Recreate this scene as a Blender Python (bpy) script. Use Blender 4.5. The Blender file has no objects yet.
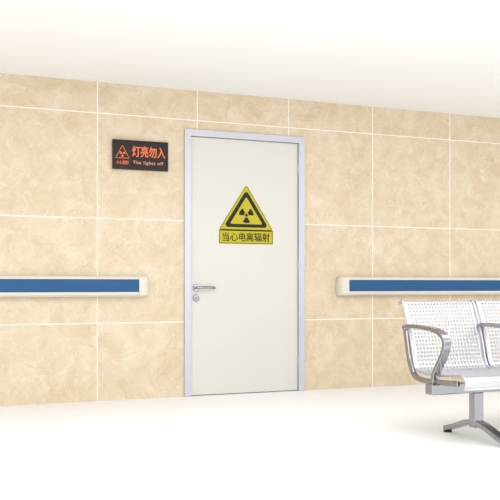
import bpy, bmesh, math
from mathutils import Vector, Matrix

sc = bpy.context.scene
COL = sc.collection

def s2l(c):
    return tuple((x/255/12.92) if x/255 <= 0.04045 else ((x/255+0.055)/1.055)**2.4 for x in c)
AK = 0.80            # reflectance scale of everything except the white floor / ceiling
def alb(c, k=AK):
    return tuple(x*k for x in s2l(c))

# ------------------------------------------------------------ materials
def mat(name, rgb, rough=0.5, metal=0.0, emit=0.0, noise=0.0, nscale=30, spec=0.5, coat=0.0, k=AK):
    m = bpy.data.materials.new(name); m.use_nodes = True
    nt = m.node_tree; b = nt.nodes['Principled BSDF']
    c = alb(rgb, k)
    b.inputs['Base Color'].default_value = (*c, 1)
    b.inputs['Roughness'].default_value = rough
    b.inputs['Metallic'].default_value = metal
    b.inputs['Specular IOR Level'].default_value = spec
    b.inputs['Coat Weight'].default_value = coat
    if emit > 0:
        b.inputs['Emission Color'].default_value = (*c, 1)
        b.inputs['Emission Strength'].default_value = emit
    if noise > 0:
        tc = nt.nodes.new('ShaderNodeTexCoord')
        n = nt.nodes.new('ShaderNodeTexNoise'); n.inputs['Scale'].default_value = nscale
        n.inputs['Detail'].default_value = 4
        mx = nt.nodes.new('ShaderNodeMix'); mx.data_type = 'RGBA'
        mx.inputs['A'].default_value = (*[x*(1-noise) for x in c], 1)
        mx.inputs['B'].default_value = (*[min(1, x*(1+noise)) for x in c], 1)
        nt.links.new(tc.outputs['Object'], n.inputs['Vector'])
        nt.links.new(n.outputs['Fac'], mx.inputs['Factor'])
        nt.links.new(mx.outputs['Result'], b.inputs['Base Color'])
    return m

def marble_tiles():
    m = bpy.data.materials.new('beige_marble_tile'); m.use_nodes = True
    nt = m.node_tree; N = nt.nodes; L = nt.links
    b = N['Principled BSDF']
    tc = N.new('ShaderNodeTexCoord')
    sep = N.new('ShaderNodeSeparateXYZ'); L.new(tc.outputs['Object'], sep.inputs[0])
    def math_(op, a, bb=None, c=None):
        n = N.new('ShaderNodeMath'); n.operation = op
        for i, v in enumerate((a, bb, c)):
            if v is None: continue
            if isinstance(v, (int, float)): n.inputs[i].default_value = v
            else: L.new(v, n.inputs[i])
        return n.outputs[0]
    PX, PZ, X0, Z0, G = 0.796, 0.797, 1.336, 0.590, 0.0033
    ux = math_('DIVIDE', math_('SUBTRACT', sep.outputs['X'], X0), PX)
    uz = math_('DIVIDE', math_('SUBTRACT', sep.outputs['Z'], Z0), PZ)
    ix, iz = math_('FLOOR', ux), math_('FLOOR', uz)
    fx, fz = math_('FRACT', ux), math_('FRACT', uz)
    dx = math_('MULTIPLY', math_('MINIMUM', fx, math_('SUBTRACT', 1.0, fx)), PX)
    dz = math_('MULTIPLY', math_('MINIMUM', fz, math_('SUBTRACT', 1.0, fz)), PZ)
    d = math_('MINIMUM', dx, dz)
    grout = math_('LESS_THAN', d, G)
    comb = N.new('ShaderNodeCombineXYZ')
    L.new(math_('MULTIPLY', ix, 7.31), comb.inputs[0]); L.new(math_('MULTIPLY', iz, 3.77), comb.inputs[2])
    add = N.new('ShaderNodeVectorMath'); add.operation = 'ADD'
    L.new(tc.outputs['Object'], add.inputs[0]); L.new(comb.outputs[0], add.inputs[1])
    # cloudy base
    n1 = N.new('ShaderNodeTexNoise'); n1.inputs['Scale'].default_value = 5.5
    n1.inputs['Detail'].default_value = 9; n1.inputs['Roughness'].default_value = 0.68
    n1.inputs['Distortion'].default_value = 0.7
    L.new(add.outputs[0], n1.inputs['Vector'])
    r1 = N.new('ShaderNodeValToRGB')
    e = r1.color_ramp.elements
    e[0].position = 0.30; e[0].color = (*alb((227, 204, 169)), 1)
    e[1].position = 0.70; e[1].color = (*alb((246, 232, 206)), 1)
    k = e.new(0.50); k.color = (*alb((237, 218, 187)), 1)
    L.new(n1.outputs['Fac'], r1.inputs[0])
    # thin light veins
    n2 = N.new('ShaderNodeTexNoise'); n2.inputs['Scale'].default_value = 5.0
    n2.inputs['Detail'].default_value = 6; n2.inputs['Distortion'].default_value = 0.9
    n2.inputs['Roughness'].default_value = 0.55
    L.new(add.outputs[0], n2.inputs['Vector'])
    v = math_('ABSOLUTE', math_('SUBTRACT', n2.outputs['Fac'], 0.5))
    mr = N.new('ShaderNodeMapRange'); L.new(v, mr.inputs['Value'])
    mr.inputs['From Min'].default_value = 0.0; mr.inputs['From Max'].default_value = 0.012
    mr.inputs['To Min'].default_value = 0.65; mr.inputs['To Max'].default_value = 0.0
    mx = N.new('ShaderNodeMix'); mx.data_type = 'RGBA'
    L.new(mr.outputs[0], mx.inputs['Factor']); L.new(r1.outputs[0], mx.inputs['A'])
    mx.inputs['B'].default_value = (*alb((250, 240, 221)), 1)
    # thin dark veins
    n3 = N.new('ShaderNodeTexNoise'); n3.inputs['Scale'].default_value = 3.0
    n3.inputs['Detail'].default_value = 7; n3.inputs['Distortion'].default_value = 1.2
    ofs = N.new('ShaderNodeVectorMath'); ofs.operation = 'ADD'; ofs.inputs[1].default_value = (11, 5, 3)
    L.new(add.outputs[0], ofs.inputs[0]); L.new(ofs.outputs[0], n3.inputs['Vector'])
    v3 = math_('ABSOLUTE', math_('SUBTRACT', n3.outputs['Fac'], 0.47))
    mr3 = N.new('ShaderNodeMapRange'); L.new(v3, mr3.inputs['Value'])
    mr3.inputs['From Max'].default_value = 0.008
    mr3.inputs['To Min'].default_value = 0.45; mr3.inputs['To Max'].default_value = 0.0
    mx3 = N.new('ShaderNodeMix'); mx3.data_type = 'RGBA'
    L.new(mr3.outputs[0], mx3.inputs['Factor']); L.new(mx.outputs['Result'], mx3.inputs['A'])
    mx3.inputs['B'].default_value = (*alb((212, 186, 148)), 1)
    mg = N.new('ShaderNodeMix'); mg.data_type = 'RGBA'
    L.new(grout, mg.inputs['Factor']); L.new(mx3.outputs['Result'], mg.inputs['A'])
    mg.inputs['B'].default_value = (*alb((252, 249, 243), 0.92), 1)
    L.new(mg.outputs['Result'], b.inputs['Base Color'])
    rr = math_('MULTIPLY_ADD', grout, 0.5, 0.33)
    L.new(rr, b.inputs['Roughness'])
    b.inputs['Specular IOR Level'].default_value = 0.3
    bp = N.new('ShaderNodeBump'); bp.inputs['Strength'].default_value = 0.3; bp.inputs['Distance'].default_value = 0.002
    L.new(math_('SUBTRACT', 1.0, grout), bp.inputs['Height']); L.new(bp.outputs[0], b.inputs['Normal'])
    return m

M_tile = marble_tiles()
M_floor = mat('white_floor', (250, 250, 250), 0.55, noise=0.01, nscale=8, spec=0.2, k=1)
M_ceil = mat('white_ceiling', (253, 253, 253), 0.9, noise=0.008, nscale=20, spec=0.1, k=1)
M_leaf = mat('door_paint', (236, 233, 225), 0.4, noise=0.01, nscale=4, spec=0.35, k=0.80)
M_alu = mat('frame_aluminium', (216, 218, 227), 0.38, 0.25, noise=0.02, nscale=40)
M_gap = mat('door_seal', (110, 108, 108), 0.8, noise=0.05)
M_chrome = mat('brushed_steel', (178, 178, 182), 0.2, 1.0, noise=0.03, nscale=60, k=0.75)
M_sheet = mat('perforated_steel', (226, 227, 233), 0.32, 0.85, noise=0.02, nscale=60, k=0.75)
M_dark = mat('dark_steel', (70, 72, 76), 0.4, 0.7, noise=0.05)
M_rubber = mat('black_rubber', (25, 25, 26), 0.7, noise=0.1)
M_cream = mat('cream_vinyl', (240, 234, 218), 0.45, noise=0.01, nscale=30)
M_blue = mat('blue_vinyl', (38, 94, 146), 0.5, noise=0.04, nscale=90, spec=0.3)
M_yel = mat('sign_yellow', (212, 198, 36), 0.5, noise=0.02, spec=0.3, k=0.76)
M_blk = mat('sign_black', (30, 30, 22), 0.5, noise=0.05, spec=0.3)
M_led = mat('led_panel_black', (26, 16, 14), 0.35, noise=0.05, spec=0.3)
M_ledf = mat('led_panel_frame', (52, 34, 26), 0.4, 0.3, noise=0.05)
M_red = mat('led_orange', (244, 116, 58), 0.5, emit=0.22)
M_wht = mat('led_pale', (236, 160, 120), 0.5, emit=0.15)

# ------------------------------------------------------------ helpers
def obj(name, bm, m, parent=None, smooth=False, bevel=0, seg=2):
    me = bpy.data.meshes.new(name)
    bmesh.ops.recalc_face_normals(bm, faces=bm.faces)
    bm.to_mesh(me); bm.free()
    o = bpy.data.objects.new(name, me); COL.objects.link(o)
    me.materials.append(m)
    if smooth:
        for p in me.polygons: p.use_smooth = True
    if bevel:
        md = o.modifiers.new('bevel', 'BEVEL'); md.width = bevel; md.segments = seg
        md.limit_method = 'ANGLE'; md.angle_limit = math.radians(40)
    if parent: o.parent = parent
    return o

def empty(name, loc=(0, 0, 0)):
    e = bpy.data.objects.new(name, None); COL.objects.link(e)
    e.empty_display_size = 0.1
    return e

def add_box(bm, x0, x1, y0, y1, z0, z1):
    r = bmesh.ops.create_cube(bm, size=1)
    bmesh.ops.scale(bm, vec=(x1-x0, y1-y0, z1-z0), verts=r['verts'])
    bmesh.ops.translate(bm, vec=((x0+x1)/2, (y0+y1)/2, (z0+z1)/2), verts=r['verts'])

def box(name, x0, x1, y0, y1, z0, z1, m, parent=None, bevel=0, seg=2):
    bm = bmesh.new(); add_box(bm, x0, x1, y0, y1, z0, z1)
    return obj(name, bm, m, parent, bevel=bevel, seg=seg)

def prism_xz(bm, pts, y0, y1):
    a = [bm.verts.new((x, y0, z)) for x, z in pts]
    b = [bm.verts.new((x, y1, z)) for x, z in pts]
    n = len(pts)
    bm.faces.new(a); bm.faces.new(list(reversed(b)))
    for i in range(n):
        bm.faces.new((a[i], b[i], b[(i+1) % n], a[(i+1) % n]))

def prism_yz(bm, pts, x0, x1):
    a = [bm.verts.new((x0, y, z)) for y, z in pts]
    b = [bm.verts.new((x1, y, z)) for y, z in pts]
    n = len(pts)
    bm.faces.new(a); bm.faces.new(list(reversed(b)))
    for i in range(n):
        bm.faces.new((a[i], b[i], b[(i+1) % n], a[(i+1) % n]))

def round_poly(pts, r, seg=6):
    out = []; n = len(pts)
    for i in range(n):
        p = Vector(pts[i]); a = Vector(pts[i-1]); c = Vector(pts[(i+1) % n])
        u = (a-p).normalized(); v = (c-p).normalized()
        ang = u.angle(v); t = min(r/math.tan(ang/2), (a-p).length*0.49, (c-p).length*0.49)
        rr = t*math.tan(ang/2)
        cen = p + (u+v).normalized()*(rr/math.sin(ang/2))
        s = p+u*t-cen; e = p+v*t-cen
        a0 = math.atan2(s.y, s.x); a1 = math.atan2(e.y, e.x)
        d = (a1-a0+math.pi) % (2*math.pi)-math.pi
        for k in range(seg+1):
            th = a0+d*k/seg
            out.append((cen.x+rr*math.cos(th), cen.y+rr*math.sin(th)))
    return out

def cyl(bm, p0, p1, r0, r1=None, seg=24):
    r1 = r0 if r1 is None else r1
    p0 = Vector(p0); p1 = Vector(p1); d = p1-p0
    r = bmesh.ops.create_cone(bm, cap_ends=True, segments=seg, radius1=r0, radius2=r1, depth=d.length)
    q = Vector((0, 0, 1)).rotation_difference(d.normalized())
    bmesh.ops.transform(bm, matrix=Matrix.Translation((p0+p1)/2) @ q.to_matrix().to_4x4(), verts=r['verts'])

def smooth_path(pts, sub=6):
    out = []
    n = len(pts)
    for i in range(n-1):
        p0 = Vector(pts[max(i-1, 0)]); p1 = Vector(pts[i]); p2 = Vector(pts[i+1]); p3 = Vector(pts[min(i+2, n-1)])
        for k in range(sub):
            t = k/sub
            out.append(0.5*((2*p1)+(-p0+p2)*t+(2*p0-5*p1+4*p2-p3)*t*t+(-p0+3*p1-3*p2+p3)*t**3))
    out.append(Vector(pts[-1]))
    return out

def tube(bm, pts, r, seg=12):
    pts = [Vector(p) for p in pts]
    rings = []
    for i, p in enumerate(pts):
        t = (pts[min(i+1, len(pts)-1)]-pts[max(i-1, 0)]).normalized()
        ref = Vector((1, 0, 0)) if abs(t.x) < 0.9 else Vector((0, 0, 1))
        a = t.cross(ref).normalized(); b = t.cross(a).normalized()
        rr = r[i] if isinstance(r, (list, tuple)) else r
        rings.append([bm.verts.new(p+a*rr*math.cos(2*math.pi*k/seg)+b*rr*math.sin(2*math.pi*k/seg)) for k in range(seg)])
    for i in range(len(rings)-1):
        for k in range(seg):
            bm.faces.new((rings[i][k], rings[i][(k+1) % seg], rings[i+1][(k+1) % seg], rings[i+1][k]))
    bm.faces.new(rings[0]); bm.faces.new(list(reversed(rings[-1])))

def text(name, s, x0, x1, z0, z1, y, m, parent, bold=0.0, spacing=1.0):
    """bold = stroke thickening in metres (shifted duplicate glyph outlines)"""
    cu = bpy.data.curves.new(name, 'FONT'); cu.body = s; cu.size = 1.0; cu.space_character = spacing
    t = bpy.data.objects.new(name+'_tmp', cu); COL.objects.link(t)
    bpy.context.view_layer.update()
    dg = bpy.context.evaluated_depsgraph_get()
    me = bpy.data.meshes.new_from_object(t.evaluated_get(dg))
    bpy.data.objects.remove(t); bpy.data.curves.remove(cu)
    xs = [v.co.x for v in me.vertices]; ys = [v.co.y for v in me.vertices]
    if not xs: return
    ax, bx, ay, by = min(xs), max(xs), min(ys), max(ys)
    offs = [(0, 0)]
    if bold > 0:
        offs += [(bold, 0), (-bold, 0), (0, bold*0.6), (0, -bold*0.6)]
    base = [(x0+(v.co.x-ax)/(bx-ax)*(x1-x0), z0+(v.co.y-ay)/(by-ay)*(z1-z0)) for v in me.vertices]
    polys = [list(p.vertices) for p in me.polygons]
    V = []; F = []
    for k, (ox, oz) in enumerate(offs):
        st = len(V)
        V += [(x+ox, y-k*0.00008, z+oz) for x, z in base]
        F += [[i+st for i in p] for p in polys]
    me2 = bpy.data.meshes.new(name); me2.from_pydata(V, [], F)
    bpy.data.meshes.remove(me)
    me2.materials.append(m)
    o = bpy.data.objects.new(name, me2); COL.objects.link(o); o.parent = parent
    return o

# ------------------------------------------------------------ room shell
OX0, OX1, OZ = 2.040, 3.052, 2.095          # door opening
HC = 2.42
bm = bmesh.new()
add_box(bm, -3.5, OX0, 0.0, 0.16, 0, HC)
add_box(bm, OX1, 9.0, 0.0, 0.16, 0, HC)
add_box(bm, OX0, OX1, 0.0, 0.16, OZ, HC)
obj('wall_back', bm, M_tile)
box('floor', -3.5, 9.0, -9.0, 0.16, -0.1, 0.0, M_floor)
box('ceiling', -3.5, 9.0, -9.0, 0.16, HC, HC+0.1, M_ceil)

# ------------------------------------------------------------ door
door = empty('door_1')
FX0, FX1, FZ = 2.022, 3.069, 2.112
FW = 0.054
bm = bmesh.new()
pts_o = [(FX0, 0), (FX0, FZ), (FX1, FZ), (FX1, 0)]
pts_i = [(FX0+FW, 0), (FX0+FW, FZ-FW), (FX1-FW, FZ-FW), (FX1-FW, 0)]
def ring_frame(bm, po, pi, y0, y1):
    V = {}
    for t, pts in (('o', po), ('i', pi)):
        for j, y in enumerate((y0, y1)):
            for k, (x, z) in enumerate(pts):
                V[t, j, k] = bm.verts.new((x, y, z))
    for k in range(3):
        bm.faces.new((V['o', 0, k], V['o', 0, k+1], V['i', 0, k+1], V['i', 0, k]))
        bm.faces.new((V['o', 1, k], V['o', 1, k+1], V['i', 1, k+1], V['i', 1, k]))
        bm.faces.new((V['o', 0, k], V['o', 0, k+1], V['o', 1, k+1], V['o', 1, k]))
        bm.faces.new((V['i', 0, k], V['i', 0, k+1], V['i', 1, k+1], V['i', 1, k]))
    for k in (0, 3):
        bm.faces.new((V['o', 0, k], V['i', 0, k], V['i', 1, k], V['o', 1, k]))
ring_frame(bm, pts_o, pts_i, -0.018, -0.001)
obj('architrave', bm, M_alu, door, bevel=0.004, seg=3)
bm = bmesh.new()
ring_frame(bm, [(OX0+0.001, 0), (OX0+0.001, OZ-0.001), (OX1-0.001, OZ-0.001), (OX1-0.001, 0)], pts_i, -0.001, 0.15)
obj('jamb', bm, M_alu, door)
LX0, LX1, LZ = FX0+FW+0.003, FX1-FW-0.003, FZ-FW-0.003
box('seal', FX0+FW+0.0002, FX1-FW-0.0002, 0.030, 0.06, 0.001, FZ-FW-0.0002, M_gap, door)
box('leaf', LX0, LX1, 0.004, 0.052, 0.006, LZ, M_leaf, door, bevel=0.002)
for i, z in enumerate((0.25, 1.05, 1.85)):
    bm = bmesh.new(); cyl(bm, (LX1+0.0005, 0.000, z-0.045), (LX1+0.0005, 0.000, z+0.045), 0.006, seg=14)
    obj('hinge_%d' % (i+1), bm, M_alu, door, smooth=False)
# handle
HXc = 2.124
bm = bmesh.new()
cyl(bm, (HXc, 0.004, 0.858), (HXc, -0.008, 0.858), 0.031, 0.028, 32)
cyl(bm, (HXc, 0.004, 0.776), (HXc, -0.008, 0.776), 0.030, 0.027, 32)
cyl(bm, (HXc, 0.0, 0.776), (HXc, -0.016, 0.776), 0.012, 0.011, 20)
cyl(bm, (HXc, 0.0, 0.858), (HXc, -0.050, 0.858), 0.011, 0.011, 20)
obj('handle_roses', bm, M_chrome, door, bevel=0.002)
bm = bmesh.new()
path = smooth_path([(HXc-0.010, -0.051, 0.858), (HXc+0.02, -0.054, 0.860), (HXc+0.08, -0.054, 0.862),
                    (HXc+0.120, -0.052, 0.860), (HXc+0.138, -0.042, 0.857), (HXc+0.141, -0.022, 0.856)], 5)
tube(bm, path, 0.0105, 14)
obj('handle_lever', bm, M_chrome, door, smooth=True)
box('key_slot', HXc-0.002, HXc+0.002, -0.0166, -0.0155, 0.769, 0.783, M_blk, door)
box('threshold', OX0+0.002, OX1-0.002, 0.06, 0.155, 0.0, 0.004, M_alu, door)

# ------------------------------------------------------------ radiation warning sign
def trefoil(bm, cx, cz, R, y0, y1):
    r = R*0.2
    prism_xz(bm, [(cx+r*math.cos(a*math.pi/12), cz+r*math.sin(a*math.pi/12)) for a in range(24)], y0, y1)
    for c in (30, 150, 270):
        pts = []
        for k in range(13):
            a = math.radians(c-30+60*k/12); pts.append((cx+R*math.cos(a), cz+R*math.sin(a)))
        for k in range(13):
            a = math.radians(c+30-60*k/12); pts.append((cx+R*0.31*math.cos(a), cz+R*0.31*math.sin(a)))
        prism_xz(bm, pts, y0, y1)

def tri(cx, zb, w, h, r):
    return round_poly([(cx-w/2, zb), (cx+w/2, zb), (cx, zb+h)], r)

sign = empty('radiation_warning_sign')
SX = 2.551
yb = 0.0035
bm = bmesh.new(); prism_xz(bm, tri(SX, 1.322, 0.478, 0.372, 0.012), yb, yb-0.0015)
prism_xz(bm, round_poly([(SX-0.236, 1.212), (SX+0.236, 1.212), (SX+0.236, 1.326), (SX-0.236, 1.326)], 0.004), yb, yb-0.0015)
obj('plate', bm, M_yel, sign)
bm = bmesh.new(); prism_xz(bm, tri(SX, 1.347, 0.395, 0.305, 0.022), yb-0.0015, yb-0.0024)
obj('black_triangle', bm, M_blk, sign)
bm = bmesh.new(); prism_xz(bm, tri(SX, 1.374, 0.285, 0.222, 0.008), yb-0.0024, yb-0.0033)
obj('yellow_triangle', bm, M_yel, sign)
bm = bmesh.new(); trefoil(bm, SX, 1.446, 0.064, yb-0.0033, yb-0.0042)
obj('trefoil', bm, M_blk, sign)
def outline(bm, pts, w, y0, y1):
    c = Vector((sum(p[0] for p in pts)/len(pts), sum(p[1] for p in pts)/len(pts)))
    n = len(pts)
    for i in range(n):
        a = Vector(pts[i]); b = Vector(pts[(i+1) % n])
        if (b-a).length < 1e-5: continue
        d = (b-a).normalized(); nn = Vector((-d.y, d.x))
        if nn.dot(c-a) < 0: nn = -nn
        prism_xz(bm, [tuple(a), tuple(b), tuple(b+nn*w), tuple(a+nn*w)], y0, y1)
bm = bmesh.new()
outline(bm, tri(SX, 1.326, 0.470, 0.366, 0.012), 0.0035, yb-0.0015, yb-0.0020)
outline(bm, [(SX-0.232, 1.216), (SX+0.232, 1.216), (SX+0.232, 1.322), (SX-0.232, 1.322)], 0.0045, yb-0.0015, yb-0.0020)
obj('border', bm, M_blk, sign)
text('caption', '当心电离辐射', SX-0.205, SX+0.205, 1.234, 1.305, yb-0.0026, M_blk, sign, bold=0.0010)

# ------------------------------------------------------------ illuminated sign
led = empty('illuminated_warning_sign')
X0, X1, Z0, Z1 = 1.447, 1.884, 1.765, 1.990
box('housing', X0, X1, -0.030, 0.0, Z0, Z1, M_ledf, led, bevel=0.003)
box('panel', X0+0.008, X1-0.008, -0.0312, -0.029, Z0+0.008, Z1-0.008, M_led, led)
yy = -0.0316
def wtext(n, s, a, b, c, d, m, bold=0.0, spacing=1.0):
    return text(n, s, X0+a, X0+b, Z0+c, Z0+d, yy-0.0004, m, led, bold, spacing)
wtext('title', '灯亮勿入', 0.150, 0.410, 0.098, 0.182, M_red, 0.0020)
wtext('subtitle', 'The lights off', 0.156, 0.396, 0.036, 0.068, M_wht, 0.0006, 1.15)
wtext('caption', '小心辐射', 0.026, 0.122, 0.036, 0.066, M_red, 0.0005)
bm = bmesh.new()
outline(bm, tri(X0+0.074, Z0+0.082, 0.112, 0.104, 0.006), 0.0045, yy, yy-0.0006)
trefoil(bm, X0+0.074, Z0+0.116, 0.023, yy, yy-0.0006)
obj('icon', bm, M_red, led)

# ------------------------------------------------------------ handrails
def handrail(name, xa, xb, cap_a, cap_b):
    e = empty(name)
    zc = 0.872
    prof = [(-0.002, 0.060), (-0.030, 0.077), (-0.058, 0.077), (-0.074, 0.068), (-0.080, 0.055),
            (-0.080, -0.055), (-0.074, -0.068), (-0.058, -0.080), (-0.030, -0.082), (-0.002, -0.065)]
    P = [(y, z+zc) for y, z in prof]
    CW = 0.085
    ba = xa+(CW if cap_a else 0); bb = xb-(CW if cap_b else 0)
    bm = bmesh.new(); prism_yz(bm, P, ba, bb)
    obj('profile', bm, M_cream, e, bevel=0.003)
    bp_ = [(-0.078, 0.053), (-0.0835, 0.049), (-0.0850, 0.003), (-0.0835, -0.043), (-0.078, -0.047)]
    bm = bmesh.new(); prism_yz(bm, [(y, z+zc) for y, z in bp_], ba, bb)
    obj('blue_insert', bm, M_blue, e)
    for flag, x_in, x_out, nm in ((cap_a, ba, xa, 'end_cap_1'), (cap_b, bb, xb, 'end_cap_2')):
        if not flag: continue
        bm = bmesh.new()
        sections = []
        for t in (0, 0.25, 0.5, 0.68, 0.82, 0.92, 0.98, 1.0):
            x = x_in+(x_out-x_in)*t
            k = 1.0 if t < 0.5 else math.sqrt(max(0, 1-((t-0.5)/0.5)**2))
            sections.append([bm.verts.new((x, y*1.06*(0.35+0.65*k), (z)*1.02*(0.86+0.14*k)+zc)) for y, z in prof])
        n = len(prof)
        for i in range(len(sections)-1):
            for k in range(n):
                bm.faces.new((sections[i][k], sections[i][(k+1) % n], sections[i+1][(k+1) % n], sections[i+1][k]))
        bm.faces.new(sections[0]); bm.faces.new(list(reversed(sections[-1])))
        obj(nm, bm, M_cream, e, bevel=0.003)
    x = ba+0.25; i = 1
    while x < bb:
        box('bracket_%d' % i, x-0.03, x+0.03, -0.004, 0.0, zc-0.05, zc+0.05, M_alu, e); x += 0.9; i += 1
    return e
handrail('handrail', -1.8, 1.724, False, True)
handrail('handrail', 3.366, 7.2, True, False)

# ------------------------------------------------------------ waiting bench
bench = empty('waiting_bench')
BX, PITCH, SW = 2.735, 0.53, 0.505
prof = [(-2.655, 0.325), (-2.668, 0.352), (-2.660, 0.378), (-2.635, 0.390), (-2.56, 0.388), (-2.45, 0.380), (-2.33, 0.376),
        (-2.235, 0.380), (-2.190, 0.398), (-2.168, 0.440), (-2.150, 0.52), (-2.118, 0.62), (-2.082, 0.71),
        (-2.058, 0.765), (-2.042, 0.782), (-2.020, 0.780), (-2.010, 0.765)]
path = smooth_path([(0, y, z) for y, z in prof], 8)
cum = [0]
for i in range(1, len(path)): cum.append(cum[-1]+(path[i]-path[i-1]).length)
TOT = cum[-1]
def at(s):
    s = max(0, min(TOT, s))
    for i in range(1, len(cum)):
        if cum[i] >= s:
            t = (s-cum[i-1])/max(1e-9, cum[i]-cum[i-1])
            return path[i-1].lerp(path[i], t)
    return path[-1]
def sheet(name, xa):
    bm = bmesh.new()
    CX, CS = 0.0225, 0.0225
    nx = 20; mx_ = (SW-nx*CX)/2
    xs = [xa] + [xa+mx_+i*CX for i in range(nx+1)] + [xa+SW]
    m0 = 0.085; ns = int((TOT-0.085-0.055)/CS); CS = (TOT-0.14)/ns
    ss = [0, 0.02, 0.04, 0.06] + [m0+i*CS for i in range(ns+1)] + [TOT-0.04, TOT-0.028, TOT-0.014, TOT]
    cache = {}
    def V(x, s):
        k = (round(x, 5), round(s, 5))
        if k not in cache:
            p = at(s); cache[k] = bm.verts.new((x, p.y, p.z))
        return cache[k]
    for i in range(len(xs)-1):
        for j in range(len(ss)-1):
            a, b, c, d = xs[i], xs[i+1], ss[j], ss[j+1]
            hole = 1 <= i <= nx and 4 <= j < 4+ns
            mxp, mp = (a+b)/2, (c+d)/2
            if 1 <= i <= nx:
                outer = [V(a, c), V(mxp, c), V(b, c), V(b, mp), V(b, d), V(mxp, d), V(a, d), V(a, mp)]
            if hole:
                hx, hs = CX*0.27, CS*0.33
                inner = []
                for ang in (225, 270, 315, 0, 45, 90, 135, 180):
                    t = math.radians(ang); p = at(mp+hs*math.sin(t))
                    inner.append(bm.verts.new((mxp+hx*math.cos(t), p.y, p.z)))
                for k in range(8):
                    bm.faces.new((outer[k], outer[(k+1) % 8], inner[(k+1) % 8], inner[k]))
            elif 1 <= i <= nx:
                bm.faces.new(outer)
            else:
                if 4 <= j < 4+ns:
                    if i == 0: bm.faces.new((V(a, c), V(b, c), V(b, mp), V(b, d), V(a, d)))
                    else: bm.faces.new((V(a, c), V(b, c), V(b, d), V(a, d), V(a, mp)))
                else:
                    bm.faces.new((V(a, c), V(b, c), V(b, d), V(a, d)))
    o = obj(name, bm, M_sheet, bench, smooth=True)
    md = o.modifiers.new('sol', 'SOLIDIFY'); md.thickness = 0.0025; md.offset = 0
    bm = bmesh.new()
    for xe in (xa, xa+SW):
        tube(bm, [Vector((xe, p.y, p.z)) for p in path[::2]], 0.007, 10)
    tube(bm, [(xa, path[0].y, path[0].z), (xa+SW, path[0].y, path[0].z)], 0.007, 10)
    tube(bm, [(xa, path[-1].y, path[-1].z), (xa+SW, path[-1].y, path[-1].z)], 0.007, 10)
    obj(name+'_rim', bm, M_sheet, bench, smooth=True)
for i in range(3):
    sheet('seat_shell_%d' % (i+1), BX+i*PITCH)
def band(bm, pts, xa, xb, th):
    P = smooth_path([(0, y, z) for y, z in pts], 6)
    n = len(P); A = []; B = []
    for i, p in enumerate(P):
        t = (P[min(i+1, n-1)]-P[max(i-1, 0)]).normalized()
        nn = Vector((0, -t.z, t.y))
        A.append(p+nn*th/2); B.append(p-nn*th/2)
    rows = [[bm.verts.new((x, q.y, q.z)) for q in Q] for x, Q in ((xa, A), (xb, A), (xb, B), (xa, B))]
    for r in range(4):
        R0, R1 = rows[r], rows[(r+1) % 4]
        for i in range(n-1):
            bm.faces.new((R0[i], R0[i+1], R1[i+1], R1[i]))
    bm.faces.new([rows[r][0] for r in range(4)]); bm.faces.new([rows[r][-1] for r in range(4)][::-1])
arm = [(-2.098, 0.628), (-2.16, 0.640), (-2.30, 0.638), (-2.42, 0.626), (-2.490, 0.598), (-2.510, 0.550),
       (-2.485, 0.490), (-2.440, 0.430), (-2.41, 0.380), (-2.40, 0.33)]
for i in range(4):
    xm = BX-0.0125+i*PITCH
    bm = bmesh.new(); band(bm, arm, xm-0.024, xm+0.024, 0.024)
    obj('armrest_%d' % (i+1), bm, M_chrome, bench, bevel=0.006, seg=3)
    bm = bmesh.new()
    band(bm, [(-2.62, 0.352), (-2.50, 0.345), (-2.33, 0.338), (-2.21, 0.352), (-2.155, 0.42), (-2.125, 0.52), (-2.098, 0.63)], xm-0.010, xm+0.010, 0.03)
    obj('side_bracket_%d' % (i+1), bm, M_chrome, bench, bevel=0.003)
XE = BX+3*PITCH
box('beam', BX-0.05, XE+0.03, -2.43, -2.36, 0.270, 0.330, M_chrome, bench, bevel=0.006)
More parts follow.
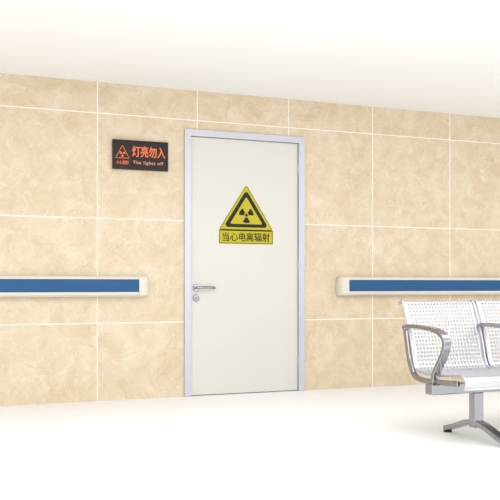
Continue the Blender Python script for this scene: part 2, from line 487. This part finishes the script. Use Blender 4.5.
for i, x in enumerate((BX+0.27, BX+2*PITCH+0.25)):
    bm = bmesh.new()
    add_box(bm, x-0.03, x+0.03, -2.425, -2.365, 0.07, 0.272)
    obj('leg_column_%d' % (i+1), bm, M_chrome, bench, bevel=0.006)
    bm = bmesh.new()
    band(bm, [(-2.68, 0.022), (-2.60, 0.045), (-2.48, 0.085), (-2.395, 0.098), (-2.31, 0.085), (-2.19, 0.045), (-2.11, 0.022)], x-0.028, x+0.028, 0.03)
    obj('leg_foot_%d' % (i+1), bm, M_chrome, bench, bevel=0.005)
    for k, y in enumerate((-2.67, -2.12)):
        bm = bmesh.new(); cyl(bm, (x, y, 0.0), (x, y, 0.022), 0.026, 0.020)
        obj('foot_pad_%d' % (i*2+k+1), bm, M_rubber, bench)

# ------------------------------------------------------------ camera
TH = math.radians(22)
cam = bpy.data.cameras.new('camera'); co = bpy.data.objects.new('camera', cam); COL.objects.link(co)
co.location = (0, -6.392, 0.88)
co.rotation_euler = (math.pi/2, 0, -TH)
cam.sensor_width = 36; cam.lens = 848/500*36
cam.shift_y = 0.07
sc.camera = co

# ------------------------------------------------------------ light
w = bpy.data.worlds.new('world'); sc.world = w; w.use_nodes = True
w.node_tree.nodes['Background'].inputs[0].default_value = (1, 1, 1, 1)
w.node_tree.nodes['Background'].inputs[1].default_value = 1.0
def area(name, loc, rot, sx, sy, power, col=(1, 1, 1)):
    l = bpy.data.lights.new(name, 'AREA'); l.shape = 'RECTANGLE'; l.size = sx; l.size_y = sy
    l.energy = power; l.color = col
    o = bpy.data.objects.new(name, l); COL.objects.link(o)
    o.location = loc; o.rotation_euler = rot
area('added_overhead_fill', (2.9, -2.9, 2.405), (0, 0, 0), 9, 1.2, 72)  # added overhead area lamp to light the room, no fixture modelled
area('added_overhead_fill', (2.6, -6.2, 2.405), (0, 0, 0), 7, 1.2, 54)  # second added overhead lamp, nearer the camera, only for brightness
area('added_rear_fill', (1.7, -8.6, 1.25), (math.radians(90), 0, math.radians(0)), 9, 2.2, 135)  # added fill behind the camera, brightens wall and ceiling; no window there

sc.view_settings.view_transform = 'Standard'
sc.view_settings.look = 'None'
sc.view_settings.exposure = 0
